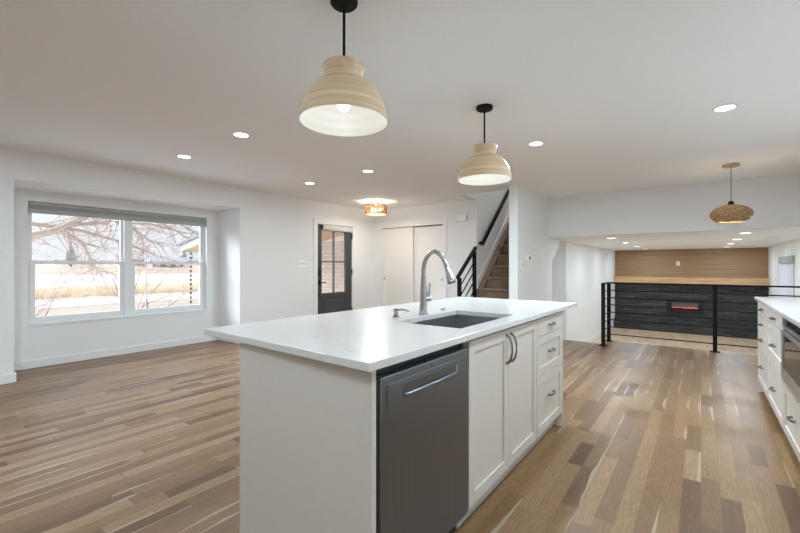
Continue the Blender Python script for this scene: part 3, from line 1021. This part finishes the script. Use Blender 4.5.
hr = thing('handrail', 'black handrail fixed to the wall above the carpeted stairs', 'handrail', (XS0, 7.2, 2.0))
hx = XS0 + .06
MB().prism([(6.60, 1.612), (6.60, 1.662), (6.70, 1.662), (8.75, 3.58), (8.75, 3.515), (6.725, 1.612)], 'X', hx - .022, hx + .022).build('rail', BLACK, hr)
for (y, z) in ((6.75, 1.66), (7.75, 2.60), (8.6, 3.39)):
    MB().tube([(XS0, y, z - .06), (hx, y, z - .06), (hx, y, z)], .008, 8).build('bracket', BLACK, hr)

# ------------------------------------------------------------------ lower room fittings
tag(MB().box(XLL + .003, XRL - .003, YF - .06, YF - .002, ZF, .70).build('tile_surround', TILE), 'dark stacked tile fireplace wall under the wooden mantel', 'fireplace wall')
tag(MB().box(XLL + .016, XRL - .016, YF - .34, YF - .06, ZF, -.47, .004).build('hearth', TILE), 'low dark tiled hearth along the foot of the fireplace wall', 'hearth')
tag(MB().box(XLL, XRL, YF - .30, YF, .70, .885, .004).build('mantel_shelf', MANTEL), 'long thick wooden mantel beam above the dark tile', 'mantel')
ef = thing('electric_fireplace', 'black framed electric fireplace with red flames in the dark tile', 'fireplace', (-.39, YF - .06, -.21))
ex0, ex1, ez0, ez1 = -.835, .062, -.215, .222
yq = YF - .06
m = MB()
m.box(ex0, ex1, yq - .035, yq, ez0, -.075).box(ex0, ex1, yq - .035, yq, .125, ez1).box(ex0, -.715, yq - .035, yq, -.075, .125).box(-.065, ex1, yq - .035, yq, -.075, .125)
m.build('frame', BLACKP, ef)
MB().box(-.715, -.065, yq - .008, yq - .002, -.075, .125).build('back_plate', plain('firebox_grey', (0.12, 0.115, 0.105), .3), ef)
m = MB()
for k in range(26):
    x = -.705 + k * .0245
    hgt = .045 + .03 * random.random()
    m.prism([(x, -.073), (x + .026, -.073), (x + .018, -.073 + hgt * .5), (x + .012, -.073 + hgt), (x + .006, -.073 + hgt * .4)], 'Y', yq - .018, yq - .012)
m.build('flame', FLAME, ef)
t = thing('wall_outlet', 'white outlet plate on the wood clad wall above the mantel', 'outlet', (-.555, YF - .03, 1.23))
MB().box(-.60, -.51, YF - .038, YF - .03, 1.235, 1.365, .003).build('plate', PLATE, t)
for z in (1.27, 1.33):
    MB().box(-.572, -.538, YF - .041, YF - .038, z - .018, z + .018, .002).build('socket', PLATEG, t)

cu = MB()
for (a, b) in ((LW0 + .0, LW0 + .72), (LW1 - .72, LW1)):
    n = 60
    top = [(XRL - .03 + .018 * math.sin(i * .9), a + (b - a) * i / n) for i in range(n + 1)]
    for (p, q) in zip(top, top[1:]):
        cu.poly([(p[0], p[1], -.4), (q[0], q[1], -.4), (q[0], q[1], 1.255), (p[0], p[1], 1.255)])
o = cu.build('sheer_curtain', SHEER)
bmod = o.modifiers.new('thick', 'SOLIDIFY')
bmod.thickness = .002
tag(o, 'white sheer curtains hanging at the lower room window', 'curtain')

# ------------------------------------------------------------------ small wall fittings
t = thing('thermostat', 'square white thermostat with dark screen on the white partition', 'thermostat', (XP, 6.245, 1.30))
MB().box(XP, XP + .022, 6.20, 6.30, 1.295, 1.39, .005).build('housing', PLATE, t)
MB().box(XP + .022, XP + .024, 6.235, 6.285, 1.315, 1.37, .0005).build('screen', BGLASS, t)
t = thing('light_switch', 'white double rocker switch plate below the thermostat', 'switch', (XP, 6.0, 1.18))
MB().box(XP, XP + .007, 5.93, 6.065, 1.175, 1.30, .002).build('plate', PLATE, t)
for y in (5.965, 6.03):
    MB().box(XP + .007, XP + .011, y - .018, y + .018, 1.205, 1.27, .002).build('rocker', PLATEG, t)
t = thing('light_switch', 'white triple switch plate on the wall between the bay and the front door', 'switch', (XL, 4.61, 1.2))
MB().box(XL, XL + .006, 4.50, 4.70, 1.20, 1.32, .002).build('plate', PLATE, t)
for y in (4.54, 4.60, 4.66):
    MB().box(XL + .006, XL + .012, y - .012, y + .012, 1.24, 1.28, .002).build('toggle', PLATEG, t)
t = thing('door_chime', 'small white chime box high on the wall between closet and stairs', 'chime', (-3.5, YC, 2.05))
MB().box(-3.62, -3.44, YC - .055, YC, 2.05, 2.17, .006).build('cover', PLATE, t)
MB().box(-3.44, -3.432, YC - .05, YC - .005, 2.06, 2.16).build('side_grille', PLATEG, t)
t = thing('outlet', 'white outlet low on the left wall of the lower room', 'outlet', (XLL, 10.9, -.35))
MB().box(XLL, XLL + .006, 10.85, 10.93, -.38, -.26, .002).build('plate', PLATE, t)
MB().box(XLL + .006, XLL + .008, 10.875, 10.905, -.36, -.28, .001).build('socket', PLATEG, t)
t = thing('light_switch', 'white switch plate at the corner of the lower room wall behind the island', 'switch', (XLL, 9.1, .4))
MB().box(XLL, XLL + .006, 9.05, 9.13, .40, .52, .002).build('plate', PLATE, t)
MB().box(XLL + .006, XLL + .010, 9.075, 9.105, .43, .49, .001).build('rocker', PLATEG, t)

# ------------------------------------------------------------------ lamps
def downlight(x, y, z, power, label, group, r=.062):
    t = thing('recessed_light', label, 'recessed light', (x, y, z), group)
    MB().lathe([(r + .018, 0), (r + .017, -.004), (r + .004, -.007), (r, -.005), (r, 0)], (x, y, z), 32).build('trim_ring', TRIM, t, True)
    MB().lathe([(r, -.004), (r * .6, -.0052), (.001, -.0055)], (x, y, z), 32, False, True).build('lens', LENS, t)
    lamp('downlight', 'AREA', (x, y, z - .012), power, t, r * 1.9, LAMP_COL)
    return t


KG = 'recessed lights in the kitchen ceiling'
for (x, y, lb) in ((-4.587, 2.06, 'round recessed light in the ceiling closest to the bay window'),
                   (-3.408, 2.04, 'round recessed light in the ceiling between the bay window and the first pendant'),
                   (-4.587, 3.84, 'round recessed light in the ceiling toward the front door'),
                   (-3.408, 3.80, 'round recessed light in the ceiling over the room centre before the drum lamp'),
                   (-1.31, 3.966, 'round recessed light in the ceiling just past the second bamboo pendant'),
                   (.148, 3.96, 'round recessed light in the ceiling above the aisle before the woven pendant'),
                   (-4.587, .29, 'recessed light behind the camera by the bay'), (-3.408, .29, 'recessed light behind the camera at the room centre'),
                   (-4.0, -1.5, 'recessed light in the corner behind the camera'), (-1.35, -.15, 'recessed light behind the camera over the island end'),
                   (.148, 1.95, 'recessed light over the near aisle'), (.148, -.6, 'recessed light over the aisle behind the camera')):
    downlight(x, y, ZC, DOWNLIGHT_W['rear' if y < 0 else 'left' if x < -4 else 'centre' if x < -3 else 'near aisle' if y < 3 else 'partition' if x < 0 else 'aisle'], lb, KG)
LG = 'recessed lights in the lower room ceiling'
names = ['first', 'second', 'third', 'last']
for i, y in enumerate((8.17, 9.95, 11.85, 13.7)):
    downlight(-1.32, y, ZL, LOWER_W, names[i] + ' recessed light counting from the railing along the lower room left wall', LG, .07)
    downlight(.55, y, ZL, LOWER_W, names[i] + ' recessed light counting from the railing nearer the lower room window', LG, .07)


def vent(y, label):
    t = thing('ceiling_vent', label, 'vent', (.975, y, ZL), 'ceiling vents of the lower room')
    m = MB()
    m.box(.80, 1.15, y - .09, y - .07, ZL - .008, ZL).box(.80, 1.15, y + .07, y + .09, ZL - .008, ZL).box(.80, .82, y - .07, y + .07, ZL - .008, ZL).box(1.13, 1.15, y - .07, y + .07, ZL - .008, ZL)
    m.build('frame', TRIM, t)
    m = MB()
    for k in range(6):
        yy = y - .06 + k * .024
        m.box(.82, 1.13, yy - .004, yy + .008, ZL - .006, ZL - .001)
    m.build('louvre', PLATEG, t)


vent(9.8, 'white ceiling vent in the lower room nearest the railing')
vent(11.35, 'white ceiling vent in the middle of the three near the lower room window')
vent(13.3, 'white ceiling vent in the lower room nearest the fireplace wall')


def bell_pendant(x, y, label):
    t = thing('pendant_lamp', label, 'pendant lamp', (x, y, ZC), 'bamboo pendants over the island')
    MB().lathe([(.063, 0), (.063, -.018), (.056, -.026), (.012, -.028)], (x, y, ZC), 32, True, True).build('canopy', BLACK, t, True)
    MB().tube([(x, y, ZC - .02), (x, y, 2.11)], .0065, 10).build('rod', BLACK, t, True)
    MB().tube([(x, y, 2.115), (x, y, 2.01)], .021, 14).build('socket', BLACK, t, True)
    out = [(.010, 2.108), (.086, 2.114), (.096, 2.130), (.096, 2.122), (.088, 2.096), (.079, 2.078), (.079, 2.071), (.098, 2.060), (.128, 2.040), (.157, 2.008), (.178, 1.972), (.192, 1.932), (.2, 1.898), (.203, 1.875)]
    MB().lathe([(r, z - ZC) for r, z in out], (x, y, ZC), 64).build('shade', BAMBOO, t, True)
    inn = [(.203, 1.875), (.199, 1.8735), (.196, 1.898), (.188, 1.932), (.174, 1.971), (.153, 2.005), (.124, 2.035), (.09, 2.055), (.022, 2.062)]
    MB().lathe([(r, z - ZC) for r, z in inn], (x, y, ZC), 64).build('shade_lining', LINING, t, True)
    MB().ball((x, y, 1.955), .031, 20).tube([(x, y, 1.975), (x, y, 2.03)], .016, 12).build('bulb', BULB, t, True)
    lamp('bulb_glow', 'POINT', (x, y, 1.905), BULB_W, t, .03, (.85, .93, 1.0))


sl_ = thing('stair_fill_lamp', 'added fill lamp out of view above the stairwell', 'ceiling lamp', (-2.78, 8.0, 5.0))  # unseen lamp added to brighten the dark stairs
MB().lathe([(.16, 0), (.16, -.03), (.12, -.07), (.001, -.085)], (-2.78, 8.0, 5.0), 32).build('dome', DIFFUSER, sl_, True)
lamp('stair_fill_glow', 'POINT', (-2.78, 8.0, 4.75), 24, sl_, .1, (.95, .97, 1.0))
bell_pendant(-1.308, 1.295, 'bamboo bell pendant lamp hanging over the near end of the island')
bell_pendant(-1.325, 2.816, 'bamboo bell pendant lamp hanging over the far end of the island')

# woven disc pendant
wx, wy, wz = .287, 6.189, 1.836
wp = thing('woven_pendant', 'flattened round woven straw pendant lamp above the aisle near the railing', 'pendant lamp', (wx, wy, ZC))
MB().lathe([(.085, 0), (.085, -.028), (.075, -.032)], (wx, wy, ZC), 32, True, True).build('canopy', PALEWOOD, wp, True)
MB().tube([(wx, wy, ZC - .03), (wx, wy, 2.0)], .004, 8).build('cord', CORDM, wp)
MB().lathe([(.016, .16), (.024, .15), (.034, .125), (.036, .095), (.012, .085)], (wx, wy, wz), 20, True, True).build('socket_cap', BLACK, wp, True)
m = MB()
rr = random.Random(5)
for i in range(235):
    tilt = rr.gauss(0, .20)
    az = rr.uniform(0, 2 * PI)
    hgt = rr.uniform(-.80, .97)
    n = Vector((math.sin(tilt) * math.cos(az), math.sin(tilt) * math.sin(az), math.cos(tilt)))
    u = n.orthogonal().normalized()
    v = n.cross(u)
    rad = math.sqrt(1 - hgt * hgt)
    jit = rr.uniform(.96, 1.02)
    pts = []
    a0 = rr.uniform(0, 2 * PI)
    span = rr.uniform(2.5, 6.2)
    k = int(span * 6)
    for j in range(k):
        al = a0 + span * j / (k - 1)
        p = n * hgt + (u * math.cos(al) + v * math.sin(al)) * rad
        if p.z < -.82:
            p.z = -.82
        pts.append((wx + p.x * .200 * jit, wy + p.y * .200 * jit, wz + p.z * .113 * jit))
    m.tube(pts, rr.uniform(.0016, .0034), 4, False)
m.build('woven_shade', STRAW, wp)
MB().ball((wx, wy, wz + .02), .03, 14).build('bulb', WBULB, wp, True)
lamp('bulb_glow', 'POINT', (wx, wy, wz + .02), 18.0, wp, .035, (1.0, .86, .66))

# rattan drum flush lamp
rx_, ry_, rz0, rz1, rr_ = -4.903, 5.70, 2.195, 2.378, .205
rd = thing('drum_lamp', 'rattan drum ceiling lamp glowing near the front door', 'ceiling lamp', (rx_, ry_, ZC))
MB().lathe([(.055, 0), (.055, -.022), (.05, -.026)], (rx_, ry_, ZC), 28, True, True).build('canopy', PALEWOOD, rd, True)
MB().tube([(rx_, ry_, ZC - .02), (rx_, ry_, rz1 - .02)], .008, 8).build('stem', PALEWOOD, rd)
m = MB()
for i in range(64):
    for sgn in (1, -1):
        a0 = 2 * PI * i / 64 + rr.uniform(-.04, .04)
        da_ = sgn * rr.uniform(.25, .45)
        m.tube([(rx_ + rr_ * math.cos(a0 + da_ * q / 4), ry_ + rr_ * math.sin(a0 + da_ * q / 4), rz0 + (rz1 - rz0) * q / 4) for q in range(5)], rr.uniform(.0022, .0048), 4, False)
for z in (rz0 + .004, rz1 - .004):
    m.tube([(rx_ + rr_ * math.cos(2 * PI * q / 48), ry_ + rr_ * math.sin(2 * PI * q / 48), z) for q in range(49)], .005, 6, False)
for q in range(3):
    a0 = 2 * PI * q / 3
    m.tube([(rx_, ry_, rz1 - .008), (rx_ + rr_ * math.cos(a0), ry_ + rr_ * math.sin(a0), rz1 - .008)], .004, 6)
m.build('drum_shade', RATTAN, rd)
MB().lathe([(.196, 0), (.196, .004), (.001, .004)], (rx_, ry_, rz0 + .002), 40, True, False).build('diffuser', DIFFUSER, rd)
for q in range(3):
    a0 = 2 * PI * q / 3 + .3
    bx, by = rx_ + .09 * math.cos(a0), ry_ + .09 * math.sin(a0)
    MB().ball((bx, by, 2.285), .024, 12).build('bulb', WBULB, rd, True)
    lamp('bulb_glow', 'POINT', (bx, by, 2.30), 10.0, rd, .025, (1.0, .94, .84))

lamp('diffuser_glow', 'AREA', (rx_, ry_, rz0 - .004), 11.0, rd, .37, (1.0, .95, .88))

# ------------------------------------------------------------------ outdoors
GZ = -.60
struct('ground', MB().box(-22.6, -6.5, -12, 40, GZ - .2, GZ), YARD)
struct('ground_rear', MB().box(-22.6, 30, -40, -3.3, GZ - .2, GZ), ROAD)
struct('ground_reflector', MB().box(-14.0, -6.5, -12, 4.4, GZ, GZ + .03), BOUNCE)  # unseen white sheet added to bounce daylight up to the ceiling
struct('road', MB().box(-27.0, -22.6, -20, 60, GZ - .2, GZ + .01), ROAD)
struct('ground_verge', MB().box(-37.5, -27.0, -20, 80, GZ - .2, GZ), VERGE)
struct('lake', MB().box(-104, -37.5, -40, 160, GZ - .3, GZ - .02), ICE)
bk = MB()
ny = 60
prof = [(-104, GZ - .1), (-112, -.2), (-128, .7), (-150, 1.7), (-175, 2.4), (-240, 2.2)]
rows = []
for i in range(ny + 1):
    y = -60 + 260 * i / ny
    rows.append([bk.bm.verts.new((x, y, z + (.35 * math.sin(y * .09 + x) + .25 * math.sin(y * .31)) * (j > 0))) for j, (x, z) in enumerate(prof)])
for a, b in zip(rows, rows[1:]):
    for j in range(len(prof) - 1):
        bk.bm.faces.new((a[j], a[j + 1], b[j + 1], b[j]))
struct('hill', bk, BANKM, True)
rr = random.Random(11)
m = MB()
for i in range(7000):
    x = rr.uniform(-38, -29.5)
    y = rr.uniform(1, 26)
    clump = .5 + .5 * math.sin(y * 1.7 + x) * math.sin(y * .6 - x * .4)
    h = rr.uniform(.25, .55) * (.6 + .6 * clump)
    dx, dy = rr.uniform(-.12, .12), rr.uniform(-.14, .14)
    w = rr.uniform(.02, .05)
    m.poly([(x, y - w, GZ), (x, y + w, GZ), (x + dx, y + dy, GZ + h)])
tag(m.build('reeds', REED), 'dry tan reeds along the near shore of the frozen lake', 'reeds', kind='stuff')


def grow(m, p, d, L, r, depth, rng, droop=.0, sides=5, mt=None):
    """recursive bare branch"""
    n = 4 if depth > 1 else 3
    pts, rad = [p.copy()], [r]
    q = p.copy()
    dd = d.normalized()
    for i in range(n):
        dd = (dd + Vector((rng.gauss(0, .16), rng.gauss(0, .16), rng.gauss(0, .14) - droop))).normalized()
        q = q + dd * (L / n)
        pts.append(q.copy())
        rad.append(r * (1 - .6 * (i + 1) / n))
    m.tube(pts, rad, sides if depth > 1 else 3, False)
    if depth <= 0:
        return
    for k in range(3 if depth > 1 else 4):
        i = rng.randint(1, n)
        side = Vector((rng.gauss(0, .7), rng.gauss(0, .9), rng.gauss(0, .8)))
        nd = (pts[i] - pts[i - 1]).normalized() + side
        grow(m, pts[i], nd, L * rng.uniform(.5, .75), rad[i] * .62, depth - 1, rng, droop, sides)


tr = thing('bare_tree', 'large bare tree whose limbs cross the lake window', 'tree', (-12.2, -1.0, GZ))
MB().tube([(-12.2, -1.0, GZ), (-12.2, -.9, .5), (-12.15, -.7, 1.3), (-12.1, -.9, 2.8), (-12.0, -1.2, 5.0)], [.34, .28, .25, .18, .09], 12).build('trunk', BARK, tr, True)
rng = random.Random(23)
main = [
    ([(-12.15, -.72, 1.25), (-12.1, .8, 1.55), (-12.0, 1.95, 1.84), (-12, 2.5, 2.05), (-12.1, 3.05, 2.42), (-12.2, 3.6, 2.75)], .115, .045),
    ([(-12.1, -.8, 1.9), (-12.3, 1.0, 2.15), (-12.3, 2.1, 2.20), (-12.2, 3.0, 2.10), (-12.2, 3.9, 1.85), (-12.3, 4.6, 1.6)], .07, .02),
    ([(-12.0, 2.6, 2.1), (-11.9, 3.0, 1.7), (-11.9, 3.15, 1.35), (-11.9, 3.3, 1.05)], .045, .015),
    ([(-12.05, 2.75, 2.2), (-12.2, 3.6, 2.35), (-12.3, 4.6, 2.4), (-12.3, 5.6, 2.2)], .05, .018),
    ([(-12.1, 3.4, 2.65), (-11.8, 3.9, 2.3), (-11.7, 4.3, 1.95), (-11.7, 4.7, 1.75)], .035, .012),
    ([(-12.1, 3.3, 2.6), (-12.4, 4.4, 2.7), (-12.6, 5.4, 2.3), (-12.6, 6.0, 1.9)], .035, .012),
    ([(-12.0, -1.1, 3.0), (-11.9, 1.2, 3.3), (-11.8, 3.5, 3.0), (-11.8, 5.0, 2.5), (-11.8, 5.8, 2.1)], .07, .014),
]
m = MB()
tw = MB()
for pts, r0, r1 in main:
    n = len(pts)
    m.tube(pts, [r0 + (r1 - r0) * i / (n - 1) for i in range(n)], 8, True)
    for i in range(1, n):
        a, b = Vector(pts[i - 1]), Vector(pts[i])
        for k in range(6):
            q = a.lerp(b, rng.random())
            if q.y < .8:
                continue
            d = (b - a).normalized() * .6 + Vector((rng.gauss(0, .6), rng.gauss(.15, .6), rng.gauss(-.1, .7)))
            grow(tw, q, d, rng.uniform(.5, 1.0), rng.uniform(.010, .018), 2, rng, .02)
m.build('limbs', BARK, tr, True)
tw.build('twigs', TWIG, tr)


def shrub(name, label, x, y, h, n, seed, mat, spread=.6):
    t = thing(name, label, 'shrub', (x, y, GZ), 'bare shrubs by the lake')
    g = random.Random(seed)
    m = MB()
    for i in range(n):
        p = Vector((x + g.gauss(0, .25), y + g.gauss(0, .35), GZ))
        grow(m, p, Vector((g.gauss(0, spread * .7), g.gauss(0, spread), 1.0)), h * g.uniform(.5, .8), .022, 2, g, -.02, 4)
    m.build('twigs', mat, t)


shrub('bare_shrub', 'reddish bare shrub at the lower corner of the lake window away from the door', -15.5, 2.35, 2.6, 11, 3, RTWIG, .7)
shrub('bare_shrub', 'bare twiggy shrub behind the pale pole outside the lake window', -17.5, 6.0, 2.6, 10, 8, TWIG, .7)
shrub('bare_shrub', 'hazy bare shrub on the far shore seen through the left sash', -60, 15.0, 4.5, 8, 12, RTWIG, .8)


def conifer(x, y, z, h, w, label, seed):
    t = thing('conifer', label, 'tree', (x, y, z), 'conifers on the far shore')
    g = random.Random(seed)
    MB().tube([(x, y, z), (x, y, z + h * .25)], .35, 8).build('trunk', BARK, t)
    m = MB()
    for k in range(9):
        zb = z + h * (.12 + .09 * k)
        r = w * (1 - k / 9.5)
        n = 14
        top = m.bm.verts.new((x, y, zb + h * .22))
        ring = [m.bm.verts.new((x + r * g.uniform(.7, 1.1) * math.cos(2 * PI * i / n), y + r * g.uniform(.7, 1.1) * math.sin(2 * PI * i / n), zb - g.uniform(0, .05) * h)) for i in range(n)]
        for i in range(n):
            m.bm.faces.new((ring[i], ring[(i + 1) % n], top))
        m.bm.faces.new(ring[::-1])
    m.build('crown', CONIF, t)


conifer(-150, 34.7, 1.2, 7.6, 2.3, 'dark grey green conifer beyond the lake in the left sash', 1)
conifer(-172, 77.0, 1.6, 8.2, 2.7, 'grey green conifer under the porch eave beyond the lake', 2)
conifer(-165, 63, 1.6, 5.5, 2.4, 'smaller conifer beside the low brick house across the lake', 3)


def house(x, y, z, w, d, h, wall, label, rh=1.6):
    t = thing('far_house', label, 'house', (x, y, z))
    MB().box(x - d / 2, x + d / 2, y - w / 2, y + w / 2, z, z + h).build('wall', wall, t)
    MB().prism([(x - d / 2 - .4, z + h), (x + d / 2 + .4, z + h), (x, z + h + rh)], 'Y', y - w / 2 - .4, y + w / 2 + .4).build('roof', FARROOF, t)
    for k in range(3):
        yy = y - w / 2 + w * (k + .5) / 3
        MB().box(x + d / 2, x + d / 2 + .08, yy - .7, yy + .7, z + h * .35, z + h * .75).build('window', PLATE, t)


house(-158, 56, 1.0, 16, 8, 2.6, FARWALL, 'long cream house on the far shore beyond the left sash')
house(-140, 56.5, .5, 9, 6, 2.2, FARBRICK, 'low brick house with white windows across the lake beyond the right sash', 1.2)
house(-158, 74, .8, 12, 7, 2.4, FARWALL, 'pale house across the lake beside the rain chain', 1.5)

# pole and porch
po = thing('pole', 'thin pale pole standing in the yard outside the lake window', 'pole', (-13, 4.75, GZ))
MB().tube([(-13, 4.75, GZ), (-13, 4.75, 1.72)], .022, 8).build('shaft', POLEM, po)
MB().box(-13.03, -12.97, 4.68, 4.82, 1.70, 1.84, .01).build('cap', POLEM, po)


def roof_z(x):
    return 1.96 + .16 * (x + 8.3)


pr = thing('porch_roof', 'grey edged porch roof with wood soffit sloping down toward the yard', 'roof', (-8.0, 6.0, 2.0))
rx0, rx1, ryy0, ryy1 = -10.5, XL - .14, 4.62, 7.75
MB().prism([(rx0, roof_z(rx0)), (rx1, roof_z(rx1)), (rx1, roof_z(rx1) + .012), (rx0, roof_z(rx0) + .012)], 'Y', ryy0 + .03, ryy1).build('soffit', SOFFIT, pr)
MB().prism([(rx0 - .03, roof_z(rx0) - .02), (rx1, roof_z(rx1) - .02), (rx1, roof_z(rx1) + .19), (rx0 - .03, roof_z(rx0) + .15)], 'Y', ryy0, ryy0 + .03).build('fascia', FASCIA, pr)
MB().prism([(rx0 - .12, roof_z(rx0) + .13), (rx1, roof_z(rx1) + .17), (rx1, roof_z(rx1) + .21), (rx0 - .12, roof_z(rx0) + .17)], 'Y', ryy0 - .05, ryy1).build('shingles', SHINGLE, pr)
MB().box(rx0 - .03, rx0, ryy0 + .03, ryy1, roof_z(rx0) - .02, roof_z(rx0) + .13).build('gutter', FASCIA, pr)
struct('wall_porch', MB().prism([(-9.2, GZ), (XL - .14, GZ), (XL - .14, 2.12), (-9.2, 2.12)][:2] + [(XL - .14, 1.90), (-9.2, 1.90)], 'Y', 7.60, 7.74), WBRICK)
struct('trim_5', MB().prism([(-9.2, 1.90), (XL - .14, 1.90), (XL - .14, roof_z(XL - .14)), (-9.2, roof_z(-9.2) if roof_z(-9.2) > 1.905 else 1.905)], 'Y', 7.61, 7.74), plain('porch_frieze', (.74, .70, .65), .7))
ch = MB()
for k in range(17):
    z = roof_z(rx0) - .06 - .11 * k
    ch.lathe([(.012, -.05), (.030, 0), (.034, .012)], (rx0 + .34, ryy0 + .1, z), 10, True, False)
ch.tube([(rx0 + .34, ryy0 + .1, roof_z(rx0)), (rx0 + .34, ryy0 + .1, GZ)], .004, 5)
tag(ch.build('rain_chain', CHAINM), 'dark rain chain of cups hanging from the porch eave', 'rain chain')
